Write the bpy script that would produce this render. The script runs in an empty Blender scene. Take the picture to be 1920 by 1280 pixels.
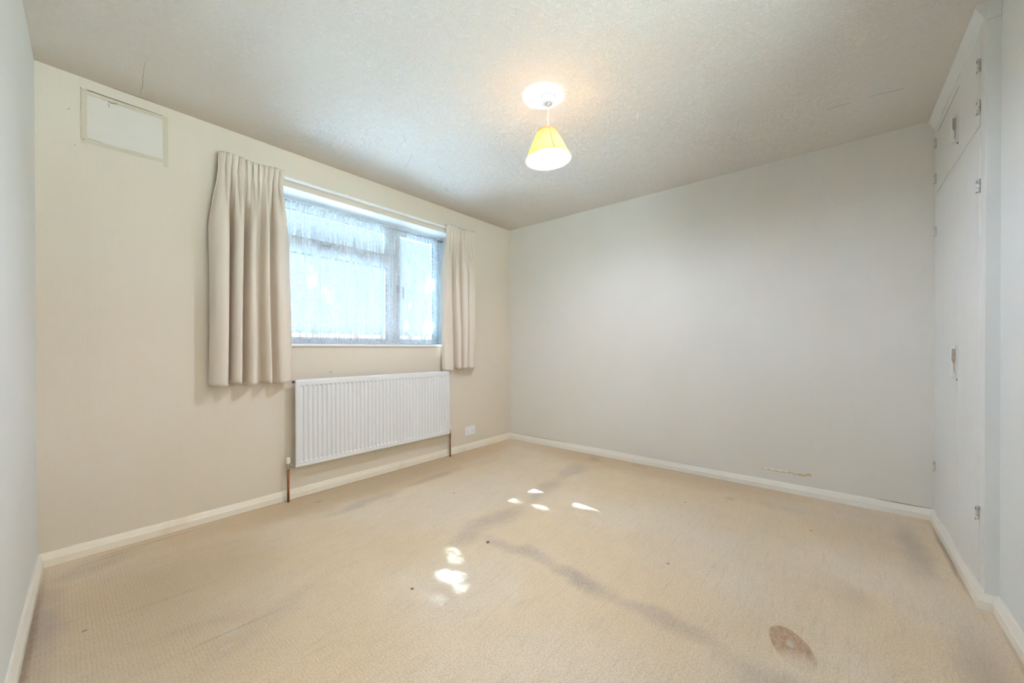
import bpy, bmesh, math, random
from mathutils import Vector, Matrix
random.seed(7)
S = bpy.context.scene
COL = S.collection
R = math.radians

# ------------------------------------------------------------------ camera
cam_d = bpy.data.cameras.new('camera'); cam = bpy.data.objects.new('camera', cam_d); COL.objects.link(cam)
S.camera = cam
YAW, PITCH, ROLL = R(49.86), R(-0.242), R(-0.104)
ang = math.pi/2 - YAW
Fw = Vector((math.cos(ang)*math.cos(PITCH), math.sin(ang)*math.cos(PITCH), math.sin(PITCH)))
Rt = Vector((math.sin(ang), -math.cos(ang), 0)); Up = Rt.cross(Fw)
R2 = Rt*math.cos(ROLL) + Up*math.sin(ROLL); U2 = -Rt*math.sin(ROLL) + Up*math.cos(ROLL)
m = Matrix((R2, U2, -Fw)).transposed().to_4x4(); m.translation = Vector((-3.397, -2.891, 1.0365))
cam.matrix_world = m
cam_d.sensor_width = 36; cam_d.lens = 721.57/1920*36
cam_d.shift_x = 0.0002; cam_d.shift_y = (656.6-640)/1920
cam_d.clip_start = 0.02; cam_d.clip_end = 200

# ------------------------------------------------------------------ render look
S.view_settings.view_transform = 'Standard'; S.view_settings.look = 'None'
S.view_settings.gamma = 1; S.view_settings.use_curve_mapping = False
S.view_settings.exposure = -0.05
cy = S.cycles
cy.max_bounces = 12; cy.diffuse_bounces = 8; cy.transparent_max_bounces = 14; cy.transmission_bounces = 6
cy.use_adaptive_sampling = True; cy.adaptive_threshold = 0.015
cy.use_denoising = True; cy.caustics_reflective = False; cy.caustics_refractive = False
cy.sample_clamp_indirect = 30.0

# ------------------------------------------------------------------ world: bright overcast-blue daylight
W = bpy.data.worlds.new('sky'); S.world = W; W.use_nodes = True
wn = W.node_tree.nodes; wl = W.node_tree.links
bg = wn['Background']; geo = wn.new('ShaderNodeTexCoord'); sep = wn.new('ShaderNodeSeparateXYZ')
wl.new(geo.outputs['Generated'], sep.inputs[0])
rmp = wn.new('ShaderNodeValToRGB'); wl.new(sep.outputs['Z'], rmp.inputs[0])          # garden side: by elevation
rmp.color_ramp.elements[0].position = 0.0; rmp.color_ramp.elements[0].color = (0.70, 0.86, 1.0, 1)
rmp.color_ramp.elements[1].position = 0.7; rmp.color_ramp.elements[1].color = (0.40, 0.66, 1.0, 1)
side = wn.new('ShaderNodeMapRange'); side.inputs[1].default_value = -.15; side.inputs[2].default_value = .15; wl.new(sep.outputs['Y'], side.inputs[0])
SKY = 1.0; SKY_N = 1.6; SKY_S = 5.1
mxw = wn.new('ShaderNodeMix'); mxw.data_type = 'RGBA'; mxw.inputs[6].default_value = (1.0, .88, .76, 1)   # warm sky tint set as fill for the added rear window
wl.new(side.outputs[0], mxw.inputs[0]); wl.new(rmp.outputs[0], mxw.inputs[7]); wl.new(mxw.outputs[2], bg.inputs[0])
stg = wn.new('ShaderNodeMapRange'); stg.inputs[1].default_value = -.15; stg.inputs[2].default_value = .15
stg.inputs[3].default_value = SKY_S*SKY; stg.inputs[4].default_value = SKY_N*SKY; wl.new(sep.outputs['Y'], stg.inputs[0]); wl.new(stg.outputs[0], bg.inputs[1])

# ------------------------------------------------------------------ sun
SUN_DIR = Vector((0.06, 1.0, 0.92)).normalized()
sd = bpy.data.lights.new('sun', 'SUN'); sd.energy = 140; sd.angle = R(0.53); sd.color = (0.64, 0.84, 1.0)
so = bpy.data.objects.new('sun', sd); COL.objects.link(so)
so.rotation_euler = (-SUN_DIR).to_track_quat('-Z', 'Y').to_euler(); so.location = (-1, 9, 9)

# daylight portal filling the window opening (guides sky sampling only)
pd = bpy.data.lights.new('window_portal', 'AREA'); pd.shape = 'RECTANGLE'; pd.size = 1.72; pd.size_y = 1.1
po = bpy.data.objects.new('window_portal', pd); COL.objects.link(po)
po.location = (-1.70, 0.34, 1.61); po.rotation_euler = (R(-90), 0, 0); pd.cycles.is_portal = True

# second portal, in the unseen rear window added for fill daylight
pd2 = bpy.data.lights.new('fill_window_portal', 'AREA'); pd2.shape = 'RECTANGLE'; pd2.size = 1.60; pd2.size_y = 1.30
po2 = bpy.data.objects.new('fill_window_portal', pd2); COL.objects.link(po2)
po2.location = (-2.45, -3.62, 1.55); po2.rotation_euler = (R(90), 0, 0); pd2.cycles.is_portal = True

BULB_W = 51.0

# ------------------------------------------------------------------ node helpers
def nmat(name):
    M = bpy.data.materials.new(name); M.use_nodes = True
    nt = M.node_tree; b = nt.nodes['Principled BSDF']
    return M, nt, b
def N(nt, t, **kw):
    n = nt.nodes.new(t)
    for k, v in kw.items():
        if k.startswith('i_'): n.inputs[k[2:]].default_value = v
        else: setattr(n, k, v)
    return n
def L(nt, a, b): nt.links.new(a, b)
def coord(nt, obj=True):
    return N(nt, 'ShaderNodeTexCoord').outputs['Object']
def math_(nt, op, a, b=None, c=None, clamp=False):
    n = N(nt, 'ShaderNodeMath', operation=op, use_clamp=clamp)
    for i, v in enumerate((a, b, c)):
        if v is None: continue
        if hasattr(v, 'links'): L(nt, v, n.inputs[i])
        else: n.inputs[i].default_value = v
    return n.outputs[0]
def mixc(nt, f, a, b):
    n = N(nt, 'ShaderNodeMix', data_type='RGBA')
    for s, v in ((n.inputs[0], f), (n.inputs[6], a), (n.inputs[7], b)):
        if hasattr(v, 'links'): L(nt, v, s)
        else: s.default_value = v if not isinstance(v, tuple) else (v + (1,) if len(v) == 3 else v)
    return n.outputs[2]
def noise(nt, vec, scale, detail=3, rough=.5):
    n = N(nt, 'ShaderNodeTexNoise'); n.inputs['Scale'].default_value = scale
    n.inputs['Detail'].default_value = detail; n.inputs['Roughness'].default_value = rough
    L(nt, vec, n.inputs['Vector']); return n.outputs['Fac']
def mapr(nt, v, a, b, c=0., d=1., smooth=True):
    n = N(nt, 'ShaderNodeMapRange'); n.interpolation_type = 'SMOOTHSTEP' if smooth else 'LINEAR'
    L(nt, v, n.inputs[0])
    for i, x in enumerate((a, b, c, d)): n.inputs[i+1].default_value = x
    return n.outputs[0]
def scalev(nt, vec, s):
    n = N(nt, 'ShaderNodeVectorMath', operation='MULTIPLY'); L(nt, vec, n.inputs[0]); n.inputs[1].default_value = s
    return n.outputs[0]
def bump(nt, b, h, strength, dist, prev=None):
    n = N(nt, 'ShaderNodeBump'); n.inputs['Strength'].default_value = strength; n.inputs['Distance'].default_value = dist
    L(nt, h, n.inputs['Height'])
    if prev: L(nt, prev, n.inputs['Normal'])
    L(nt, n.outputs[0], b.inputs['Normal']); return n.outputs[0]

def plain(name, col, rough=.5, metal=0., spec=.5, var=0.03, nscale=25, bumpd=0.0):
    M, nt, b = nmat(name); v = coord(nt)
    n = noise(nt, v, nscale, 3)
    dark = tuple(c*(1-var*2) for c in col)
    L(nt, mixc(nt, n, dark, tuple(min(1, c*(1+var*.3)) for c in col)), b.inputs['Base Color'])
    b.inputs['Roughness'].default_value = rough; b.inputs['Metallic'].default_value = metal
    b.inputs['Specular IOR Level'].default_value = spec
    if bumpd: bump(nt, b, n, .5, bumpd)
    return M

def wallpaper(name, col, axis, tint=None, rib=1.0):
    """ribbed textured wallpaper; axis = horizontal object axis (0 x, 1 y)"""
    M, nt, b = nmat(name); v = coord(nt)
    lo = noise(nt, v, 1.3, 3)
    c1 = mixc(nt, mapr(nt, lo, .35, .7), col, tuple(c*k for c, k in zip(col, (.975, .965, .94))))
    b.inputs['Roughness'].default_value = .62; b.inputs['Specular IOR Level'].default_value = .35
    sv = scalev(nt, v, (260, 260, 22))
    rb = noise(nt, sv, 1.0, 2)
    sx = N(nt, 'ShaderNodeSeparateXYZ'); L(nt, v, sx.inputs[0])
    wv = math_(nt, 'SINE', math_(nt, 'MULTIPLY', sx.outputs[axis], 700))
    h = math_(nt, 'ADD', math_(nt, 'MULTIPLY', wv, .18), rb)
    fleck = noise(nt, scalev(nt, v, (90, 90, 14)), 1.0, 4)
    c2 = mixc(nt, mapr(nt, fleck, .55, .8, 0, .10), c1, tuple(c*.86 for c in col))
    # faint paper seams every 0.53 m
    md = math_(nt, 'PINGPONG', math_(nt, 'ADD', sx.outputs[axis], .11), .265)
    seam = mapr(nt, md, 0.0012, 0.0, 0, .22)
    c3 = mixc(nt, seam, c2, tuple(c*.8 for c in col))
    L(nt, c3, b.inputs['Base Color'])
    bump(nt, b, h, .35*rib, .0012)
    return M

def blob(nt, v, x, y, rx, ry, rot=0, soft=.7, amp=1., tex=None, inner=0.):
    mp = N(nt, 'ShaderNodeMapping', vector_type='TEXTURE'); L(nt, v, mp.inputs[0])
    mp.inputs['Location'].default_value = (x, y, 0); mp.inputs['Rotation'].default_value = (0, 0, rot); mp.inputs['Scale'].default_value = (rx, ry, 1)
    ln = N(nt, 'ShaderNodeVectorMath', operation='LENGTH'); L(nt, mp.outputs[0], ln.inputs[0])
    o = mapr(nt, ln.outputs['Value'], 1, 1-soft, 0, amp)
    if tex is not None: o = math_(nt, 'MULTIPLY', o, tex)
    return o
def seg_blob(nt, v, p, q, wd, **kw):
    dx, dy = q[0]-p[0], q[1]-p[1]
    return blob(nt, v, (p[0]+q[0])/2, (p[1]+q[1])/2, math.hypot(dx, dy)/2*1.12+wd*.3, wd, math.atan2(dy, dx), **kw)
def acc(nt, lst, op='MAXIMUM'):
    o = lst[0]
    for x in lst[1:]: o = math_(nt, op, o, x)
    return o

# ------------------------------------------------------------------ carpet
def carpet():
    M, nt, b = nmat('worn_beige_carpet'); v0 = coord(nt)
    flat = scalev(nt, v0, (1, 1, 0))
    nd = N(nt, 'ShaderNodeTexNoise'); nd.inputs['Scale'].default_value = 5; nd.inputs['Detail'].default_value = 4; L(nt, flat, nd.inputs['Vector'])
    off = N(nt, 'ShaderNodeVectorMath', operation='SUBTRACT'); L(nt, nd.outputs['Color'], off.inputs[0]); off.inputs[1].default_value = (.5, .5, .5)
    off2 = scalev(nt, off.outputs[0], (.16, .16, 0))
    ad = N(nt, 'ShaderNodeVectorMath', operation='ADD'); L(nt, flat, ad.inputs[0]); L(nt, off2, ad.inputs[1]); v = ad.outputs[0]
    base = (.83, .655, .445); pale = (.87, .74, .585)
    warm = (.65, .47, .28); grey = (.40, .335, .315); brown = (.47, .27, .16)
    big = noise(nt, flat, 1.1, 4)
    c = mixc(nt, mapr(nt, big, .35, .7), base, pale)
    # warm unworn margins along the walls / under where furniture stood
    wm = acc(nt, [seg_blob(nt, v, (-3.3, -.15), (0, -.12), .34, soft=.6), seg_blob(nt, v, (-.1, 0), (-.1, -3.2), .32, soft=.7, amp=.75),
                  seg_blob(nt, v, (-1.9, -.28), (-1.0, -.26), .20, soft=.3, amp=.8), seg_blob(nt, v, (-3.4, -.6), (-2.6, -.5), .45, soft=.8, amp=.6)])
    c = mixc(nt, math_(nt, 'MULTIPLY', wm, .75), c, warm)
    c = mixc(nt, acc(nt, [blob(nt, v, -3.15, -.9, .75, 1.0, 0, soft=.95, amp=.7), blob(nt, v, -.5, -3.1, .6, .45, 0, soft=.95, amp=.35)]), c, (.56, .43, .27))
    # pale worn centre
    pl = acc(nt, [blob(nt, v, -1.5, -.9, .9, .45, .1, soft=.9), blob(nt, v, -2.3, -1.6, .45, .4, 0, soft=.9, amp=.7), blob(nt, v, -1.2, -2.2, .7, .6, 0, soft=.9, amp=.5)])
    c = mixc(nt, math_(nt, 'MULTIPLY', pl, .55), c, (.82, .73, .62))
    st = math_(nt, 'MULTIPLY', mapr(nt, noise(nt, flat, 7, 5, .7), .25, .6, .35, 1), mapr(nt, noise(nt, scalev(nt, flat, (60, 110, 1)), 1, 5, .75), .3, .62, .35, 1))
    G = [seg_blob(nt, v, (-2.35, -.47), (-1.75, -.42), .085, soft=.8, amp=.8, tex=st), seg_blob(nt, v, (-1.75, -.40), (-1.1, -.42), .075, soft=.8, amp=.62, tex=st),
         seg_blob(nt, v, (-1.1, -.42), (-.7, -.44), .10, soft=.8, amp=.35, tex=st),
         seg_blob(nt, v, (-2.05, -1.30), (-1.35, -1.32), .13, soft=.9, amp=.85, tex=st), seg_blob(nt, v, (-1.4, -1.30), (-.75, -1.22), .12, soft=.9, amp=.8, tex=st),
         seg_blob(nt, v, (-.9, -1.22), (-.25, -1.14), .13, soft=.9, amp=.7, tex=st), blob(nt, v, -1.93, -1.33, .16, .12, 0, soft=.9, amp=.7, tex=st),
         seg_blob(nt, v, (-1.88, -1.35), (-1.84, -1.95), .07, soft=.8, amp=.75, tex=st), seg_blob(nt, v, (-1.86, -1.8), (-1.90, -2.25), .085, soft=.8, amp=1., tex=st),
         seg_blob(nt, v, (-1.89, -2.15), (-1.92, -2.62), .07, soft=.8, amp=.7, tex=st), seg_blob(nt, v, (-1.95, -2.55), (-2.0, -3.2), .12, soft=.8, amp=.8, tex=st),
         seg_blob(nt, v, (-3.2, -1.35), (-2.6, -1.12), .09, soft=.9, amp=.35, tex=st), seg_blob(nt, v, (-3.3, -.95), (-2.75, -1.2), .05, soft=.9, amp=.3, tex=st),
         seg_blob(nt, v, (-.35, -2.35), (-.35, -2.9), .12, soft=.9, amp=.35, tex=st), seg_blob(nt, v, (-.1, -3.2), (-1.0, -3.2), .10, soft=.9, amp=.55),
         seg_blob(nt, v, (-1.0, -3.27), (-2.6, -3.27), .14, soft=.9, amp=.7), seg_blob(nt, v, (-3.43, -.1), (-3.46, -1.2), .09, soft=.9, amp=.8),
         blob(nt, v, -3.3, -.2, .25, .1, .2, soft=.9, amp=.5, tex=st), seg_blob(nt, v, (-1.4, -2.95), (-1.1, -2.9), .12, soft=.9, amp=.3, tex=st)]
    g = acc(nt, G)
    c = mixc(nt, math_(nt, 'MULTIPLY', g, .78, clamp=True), c, grey)
    # brown iron-shaped scorch with rim, and pale spot
    v2n = N(nt, 'ShaderNodeVectorMath', operation='ADD'); L(nt, flat, v2n.inputs[0]); L(nt, scalev(nt, off.outputs[0], (.02, .02, 0)), v2n.inputs[1]); v2 = v2n.outputs[0]
    iron_a = blob(nt, v2, -1.755, -2.775, .115, .062, R(205), soft=.12)
    cut = blob(nt, v2, -1.84, -2.79, .09, .13, R(20), soft=.8)
    iron = math_(nt, 'MULTIPLY', iron_a, math_(nt, 'SUBTRACT', 1, math_(nt, 'MULTIPLY', cut, .85)))
    c = mixc(nt, math_(nt, 'MULTIPLY', iron, mapr(nt, noise(nt, flat, 70, 4, .7), .3, .65, .45, .95)), c, brown)
    spot = blob(nt, v2, -1.742, -2.768, .022, .012, R(205), soft=.4)
    c = mixc(nt, math_(nt, 'MULTIPLY', spot, .9), c, (.66, .60, .50))
    wh = acc(nt, [blob(nt, v2, -1.995, -2.725, .025, .016, .3, soft=.5, amp=.9), blob(nt, v2, -2.99, -1.19, .05, .03, 0, soft=.7, amp=.5), blob(nt, v2, -3.02, -1.27, .03, .02, 0, soft=.7, amp=.5), blob(nt, v2, -.34, -2.34, .012, .01, 0, soft=.5)])
    c = mixc(nt, wh, c, (.72, .64, .54))
    # rust marks by the far wall and corner
    rs = acc(nt, [blob(nt, v, -.12, -1.16, .16, .10, .4, soft=.9, amp=.8, tex=st), blob(nt, v, -.09, -1.55, .05, .12, 0, soft=.8, amp=.6, tex=st), blob(nt, v2, -.40, -2.33, .06, .05, 0, soft=.9, amp=.55), blob(nt, v2, -2.25, -.20, .04, .03, 0, soft=.8, amp=.6)])
    c = mixc(nt, math_(nt, 'MULTIPLY', rs, .6), c, (.33, .19, .12))
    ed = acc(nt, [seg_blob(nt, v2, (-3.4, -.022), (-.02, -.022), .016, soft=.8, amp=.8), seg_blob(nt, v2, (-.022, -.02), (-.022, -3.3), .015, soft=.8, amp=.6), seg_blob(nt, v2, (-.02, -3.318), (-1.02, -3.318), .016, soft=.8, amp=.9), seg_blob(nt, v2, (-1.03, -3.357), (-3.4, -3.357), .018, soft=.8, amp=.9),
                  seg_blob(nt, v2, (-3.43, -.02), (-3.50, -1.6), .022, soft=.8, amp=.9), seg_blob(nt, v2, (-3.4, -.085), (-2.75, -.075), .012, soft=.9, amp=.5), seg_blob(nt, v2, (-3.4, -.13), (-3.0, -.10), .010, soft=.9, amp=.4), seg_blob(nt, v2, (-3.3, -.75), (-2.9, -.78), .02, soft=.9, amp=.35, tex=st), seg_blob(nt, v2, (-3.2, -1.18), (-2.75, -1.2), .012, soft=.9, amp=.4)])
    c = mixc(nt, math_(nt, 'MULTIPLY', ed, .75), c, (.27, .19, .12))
    # small dark specks
    vo = N(nt, 'ShaderNodeTexVoronoi'); vo.inputs['Scale'].default_value = 3.1; L(nt, flat, vo.inputs['Vector'])
    sp = mapr(nt, vo.outputs['Distance'], .032, .018, 0, .65)
    vo2 = N(nt, 'ShaderNodeTexVoronoi'); vo2.inputs['Scale'].default_value = 8.3; L(nt, v, vo2.inputs['Vector'])
    sp2 = math_(nt, 'MULTIPLY', mapr(nt, vo2.outputs['Distance'], .06, .02, 0, .5), mapr(nt, noise(nt, flat, 2.2), .5, .62))
    spk = acc(nt, [sp, sp2, blob(nt, v2, -1.906, -1.465, .018, .012, .5, soft=.5, amp=1.), blob(nt, v2, -1.55, -.79, .010, .008, 0, soft=.5), blob(nt, v2, -2.41, -1.49, .01, .01, 0, soft=.5)])
    c = mixc(nt, spk, c, (.14, .10, .08))
    # woven grid and pile mottling
    fine = noise(nt, flat, 150, 3, .7); mid = noise(nt, flat, 42, 4, .7)
    streak = noise(nt, scalev(nt, flat, (7, 60, 1)), 1, 4, .6)
    c = mixc(nt, mapr(nt, fine, .36, .68, .0, .30), c, (.25, .18, .12))
    c = mixc(nt, mapr(nt, mid, .42, .7, 0, .22), c, (.66, .55, .42))
    c = mixc(nt, mapr(nt, streak, .5, .75, 0, .16), c, (.34, .26, .20))
    sx = N(nt, 'ShaderNodeSeparateXYZ'); L(nt, v0, sx.inputs[0])
    wob = math_(nt, 'MULTIPLY', noise(nt, flat, 28, 3), 2.6)
    gx = math_(nt, 'ABSOLUTE', math_(nt, 'SINE', math_(nt, 'ADD', wob, math_(nt, 'MULTIPLY', sx.outputs[0], 3.14159/.011))))
    gy = math_(nt, 'ABSOLUTE', math_(nt, 'SINE', math_(nt, 'ADD', wob, math_(nt, 'MULTIPLY', sx.outputs[1], 3.14159/.008))))
    grid = math_(nt, 'ADD', math_(nt, 'MULTIPLY', gx, gy), math_(nt, 'MULTIPLY', mapr(nt, noise(nt, flat, 9, 4, .7), .35, .65), .35))
    c = mixc(nt, mapr(nt, grid, .5, .0, 0, .11), c, (.22, .16, .11))
    L(nt, c, b.inputs['Base Color']); b.inputs['Roughness'].default_value = .95; b.inputs['Specular IOR Level'].default_value = .12
    b.inputs['Sheen Weight'].default_value = .15
    bump(nt, b, math_(nt, 'ADD', fine, math_(nt, 'MULTIPLY', grid, .5)), .5, .003)
    return M

def ceiling_paper():
    M, nt, b = nmat('textured_ceiling_paper'); v = coord(nt)
    nd = N(nt, 'ShaderNodeTexNoise'); nd.inputs['Scale'].default_value = 22; nd.inputs['Detail'].default_value = 2; L(nt, v, nd.inputs['Vector'])
    ad = N(nt, 'ShaderNodeVectorMath', operation='ADD'); L(nt, v, ad.inputs[0]); L(nt, scalev(nt, nd.outputs['Color'], (.09, .09, .09)), ad.inputs[1])
    w = N(nt, 'ShaderNodeTexNoise'); w.inputs['Scale'].default_value = 34; w.inputs['Detail'].default_value = 1; w.inputs['Distortion'].default_value = 2.5; L(nt, ad.outputs[0], w.inputs['Vector'])
    ridge = math_(nt, 'ABSOLUTE', math_(nt, 'SUBTRACT', w.outputs['Fac'], .5))
    rd = mapr(nt, ridge, .0, .07, 1, 0)
    lo = noise(nt, v, 1.0, 3)
    c = mixc(nt, lo, (.745, .70, .645), (.765, .725, .675))
    c = mixc(nt, math_(nt, 'MULTIPLY', rd, .10), c, (.58, .53, .46))
    # tan margin where the ceiling meets the outside wall
    sx = N(nt, 'ShaderNodeSeparateXYZ'); L(nt, v, sx.inputs[0])
    e = math_(nt, 'ADD', sx.outputs[1], math_(nt, 'MULTIPLY', noise(nt, v, 2.5, 4), .2))
    mg = mapr(nt, e, -.20, .12, 0, .55)
    c = mixc(nt, mg, c, (.58, .47, .35))
    L(nt, c, b.inputs['Base Color']); b.inputs['Roughness'].default_value = .8; b.inputs['Specular IOR Level'].default_value = .25
    bump(nt, b, rd, .7, .0016)
    return M

def gloss_paint(name, col, stain=0.0):
    M, nt, b = nmat(name); v = coord(nt)
    n = noise(nt, v, 9, 4, .6)
    c = mixc(nt, mapr(nt, n, .45, .75, 0, .35), col, tuple(x*k for x, k in zip(col, (.93, .91, .86))))
    if stain:
        s = mapr(nt, noise(nt, v, 3.2, 5, .65), .52, .72, 0, stain)
        c = mixc(nt, s, c, (.62, .42, .22))
    L(nt, c, b.inputs['Base Color']); b.inputs['Roughness'].default_value = .33
    bump(nt, b, noise(nt, v, 60, 2), .15, .001)
    return M

def fabric(name, col, trans=.25):
    M, nt, b = nmat(name); v = coord(nt)
    w = noise(nt, scalev(nt, v, (500, 500, 500)), 1, 2)
    lo = noise(nt, v, 4, 3)
    c = mixc(nt, lo, tuple(x*.95 for x in col), col)
    c = mixc(nt, mapr(nt, w, .4, .7, 0, .12), c, tuple(x*.8 for x in col))
    L(nt, c, b.inputs['Base Color']); b.inputs['Roughness'].default_value = .85; b.inputs['Specular IOR Level'].default_value = .2
    b.inputs['Sheen Weight'].default_value = .1
    bump(nt, b, w, .2, .0006)
    tr = N(nt, 'ShaderNodeBsdfTranslucent'); L(nt, c, tr.inputs[0])
    mx = N(nt, 'ShaderNodeMixShader'); mx.inputs[0].default_value = trans
    L(nt, b.outputs[0], mx.inputs[1]); L(nt, tr.outputs[0], mx.inputs[2])
    L(nt, mx.outputs[0], nt.nodes['Material Output'].inputs[0])
    return M

def lace():
    M, nt, b = nmat('white_lace_net')
    uv = N(nt, 'ShaderNodeUVMap').outputs[0]          # metres along cloth, metres up
    sx = N(nt, 'ShaderNodeSeparateXYZ'); L(nt, uv, sx.inputs[0]); U, V = sx.outputs[0], sx.outputs[1]
    thread = noise(nt, scalev(nt, uv, (420, 30, 1)), 1, 2, .6)
    # lace columns 0.11 m apart: floral column + wavy line columns
    col = math_(nt, 'PINGPONG', U, .075)
    nd = N(nt, 'ShaderNodeTexNoise'); nd.inputs['Scale'].default_value = 60; L(nt, uv, nd.inputs['Vector'])
    flo = N(nt, 'ShaderNodeTexVoronoi', feature='DISTANCE_TO_EDGE'); flo.inputs['Scale'].default_value = 75
    ad = N(nt, 'ShaderNodeVectorMath', operation='ADD'); L(nt, uv, ad.inputs[0]); L(nt, scalev(nt, nd.outputs['Color'], (.02, .02, 0)), ad.inputs[1]); L(nt, ad.outputs[0], flo.inputs['Vector'])
    web = mapr(nt, flo.outputs['Distance'], .16, .05, 0, 1)
    band = mapr(nt, col, .034, .026, 0, 1)
    flor = math_(nt, 'MULTIPLY', web, band)
    # bow shaped knots repeated up the band
    pv = math_(nt, 'PINGPONG', V, .045)
    knot = math_(nt, 'MULTIPLY', mapr(nt, pv, .018, .010, 0, 1), mapr(nt, math_(nt, 'ABSOLUTE', math_(nt, 'SUBTRACT', col, .014)), .011, .006, 0, 1))
    # scalloped line
    wl_ = math_(nt, 'ADD', .052, math_(nt, 'MULTIPLY', math_(nt, 'SINE', math_(nt, 'MULTIPLY', V, 160)), .005))
    line = mapr(nt, math_(nt, 'ABSOLUTE', math_(nt, 'SUBTRACT', col, wl_)), .0045, .002, 0, 1)
    line2 = mapr(nt, math_(nt, 'ABSOLUTE', math_(nt, 'SUBTRACT', col, .066)), .004, .002, 0, .7)
    solid = math_(nt, 'MULTIPLY', mapr(nt, noise(nt, scalev(nt, uv, (38, 2.2, 1)), 1, 3), .42, .66), .5)
    head = mapr(nt, V, 1.02, 1.035, 0, 1)
    hem = mapr(nt, V, .028, .02, 0, .5)
    pat = acc(nt, [math_(nt, 'MULTIPLY', flor, .78), math_(nt, 'MULTIPLY', knot, .9), math_(nt, 'MULTIPLY', line, .85), line2, solid, math_(nt, 'MULTIPLY', head, .5), hem])
    fac = math_(nt, 'ADD', math_(nt, 'MULTIPLY', thread, .40), math_(nt, 'MULTIPLY', pat, .62), clamp=True)
    fac = math_(nt, 'MINIMUM', fac, .93)
    gm = N(nt, 'ShaderNodeNewGeometry'); dt = N(nt, 'ShaderNodeVectorMath', operation='DOT_PRODUCT'); L(nt, gm.outputs['Normal'], dt.inputs[0]); L(nt, gm.outputs['Incoming'], dt.inputs[1])
    ic = math_(nt, 'DIVIDE', 1, math_(nt, 'MAXIMUM', math_(nt, 'ABSOLUTE', dt.outputs['Value']), .15))
    fac = math_(nt, 'SUBTRACT', 1, math_(nt, 'POWER', math_(nt, 'SUBTRACT', 1, fac), ic))
    df = N(nt, 'ShaderNodeBsdfDiffuse'); df.inputs[0].default_value = (.86, .87, .88, 1)
    tr = N(nt, 'ShaderNodeBsdfTranslucent'); tr.inputs[0].default_value = (.34, .40, .47, 1)
    m1 = N(nt, 'ShaderNodeMixShader'); m1.inputs[0].default_value = .5; L(nt, df.outputs[0], m1.inputs[1]); L(nt, tr.outputs[0], m1.inputs[2])
    tp = N(nt, 'ShaderNodeBsdfTransparent')
    m2 = N(nt, 'ShaderNodeMixShader'); L(nt, fac, m2.inputs[0]); L(nt, tp.outputs[0], m2.inputs[1]); L(nt, m1.outputs[0], m2.inputs[2])
    L(nt, m2.outputs[0], nt.nodes['Material Output'].inputs[0]); nt.nodes.remove(b)
    return M

def glass():
    M, nt, b = nmat('window_glass'); nt.nodes.remove(b)
    tp = N(nt, 'ShaderNodeBsdfTransparent'); tp.inputs[0].default_value = (.95, .98, .98, 1)
    gl = N(nt, 'ShaderNodeBsdfGlossy'); gl.inputs['Roughness'].default_value = .02
    fr = N(nt, 'ShaderNodeFresnel'); fr.inputs[0].default_value = 1.25
    mx = N(nt, 'ShaderNodeMixShader'); L(nt, fr.outputs[0], mx.inputs[0]); L(nt, tp.outputs[0], mx.inputs[1]); L(nt, gl.outputs[0], mx.inputs[2])
    L(nt, mx.outputs[0], nt.nodes['Material Output'].inputs[0]); return M

def shade_cloth():
    M, nt, b = nmat('cream_lampshade_cloth'); v = coord(nt); nt.nodes.remove(b)
    w = noise(nt, v, 120, 3)
    c = mixc(nt, w, (.80, .70, .46), (.84, .75, .52))
    df = N(nt, 'ShaderNodeBsdfDiffuse'); L(nt, c, df.inputs[0])
    tr = N(nt, 'ShaderNodeBsdfTranslucent'); tr.inputs[0].default_value = (.95, .62, .11, 1)
    mx = N(nt, 'ShaderNodeMixShader'); mx.inputs[0].default_value = .30; L(nt, df.outputs[0], mx.inputs[1]); L(nt, tr.outputs[0], mx.inputs[2])
    L(nt, mx.outputs[0], nt.nodes['Material Output'].inputs[0]); return M

def emit(name, col, s):
    M, nt, b = nmat(name); b.inputs['Base Color'].default_value = (*col, 1)
    b.inputs['Emission Color'].default_value = (*col, 1); b.inputs['Emission Strength'].default_value = s; return M

WALLC = (.735, .665, .56)
M_wall_n = wallpaper('cream_ribbed_wallpaper', WALLC, 0)
M_wall_e = wallpaper('cream_ribbed_wallpaper_far', (.755, .737, .695), 1)
M_side = wallpaper('pale_painted_paper', (.745, .77, .78), 1, rib=.5)
M_side_s = wallpaper('pale_painted_paper_south', (.745, .77, .78), 0, rib=.5)
M_carpet = carpet(); M_ceil = ceiling_paper()
M_skirt = gloss_paint('white_gloss_skirting', (.86, .83, .76), .0)
M_skirt_n = gloss_paint('cream_gloss_skirting', (.86, .80, .68), .25)
M_cup = gloss_paint('white_cupboard_paint', (.77, .785, .785))
M_reveal = plain('white_reveal_paint', (.84, .85, .86), .5)
M_upvc = plain('white_window_frame', (.86, .87, .88), .35, var=.01)
M_gasket = plain('dark_glazing_gasket', (.05, .055, .06), .6)
M_glass = glass(); M_lace = lace()
M_curt = fabric('cream_curtain_cloth', (.79, .705, .605), .04)
M_rad = plain('white_radiator_enamel', (.77, .775, .775), .28, var=.005)
M_copper = plain('aged_copper', (.42, .17, .07), .35, metal=.85, var=.25, nscale=40)
M_chrome = plain('dull_chrome', (.55, .52, .48), .28, metal=1.)
M_cap = plain('cream_plastic', (.84, .81, .70), .4)
M_white = plain('white_plastic', (.86, .87, .88), .35, var=.01)
M_rose = plain('greyed_white_plastic', (.55, .53, .50), .5, var=.02)
M_dark = plain('dark_grey_plastic', (.09, .09, .10), .5)
M_paper = plain('white_card', (.73, .68, .61), .6, var=.03, nscale=8)
M_tape = plain('yellowed_tape', (.80, .70, .52), .5, var=.06)
M_gap = plain('brown_dirt', (.34, .22, .12), .9, var=.2)
M_crack = plain('grey_crack', (.36, .31, .27), .9, var=.2)
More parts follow.
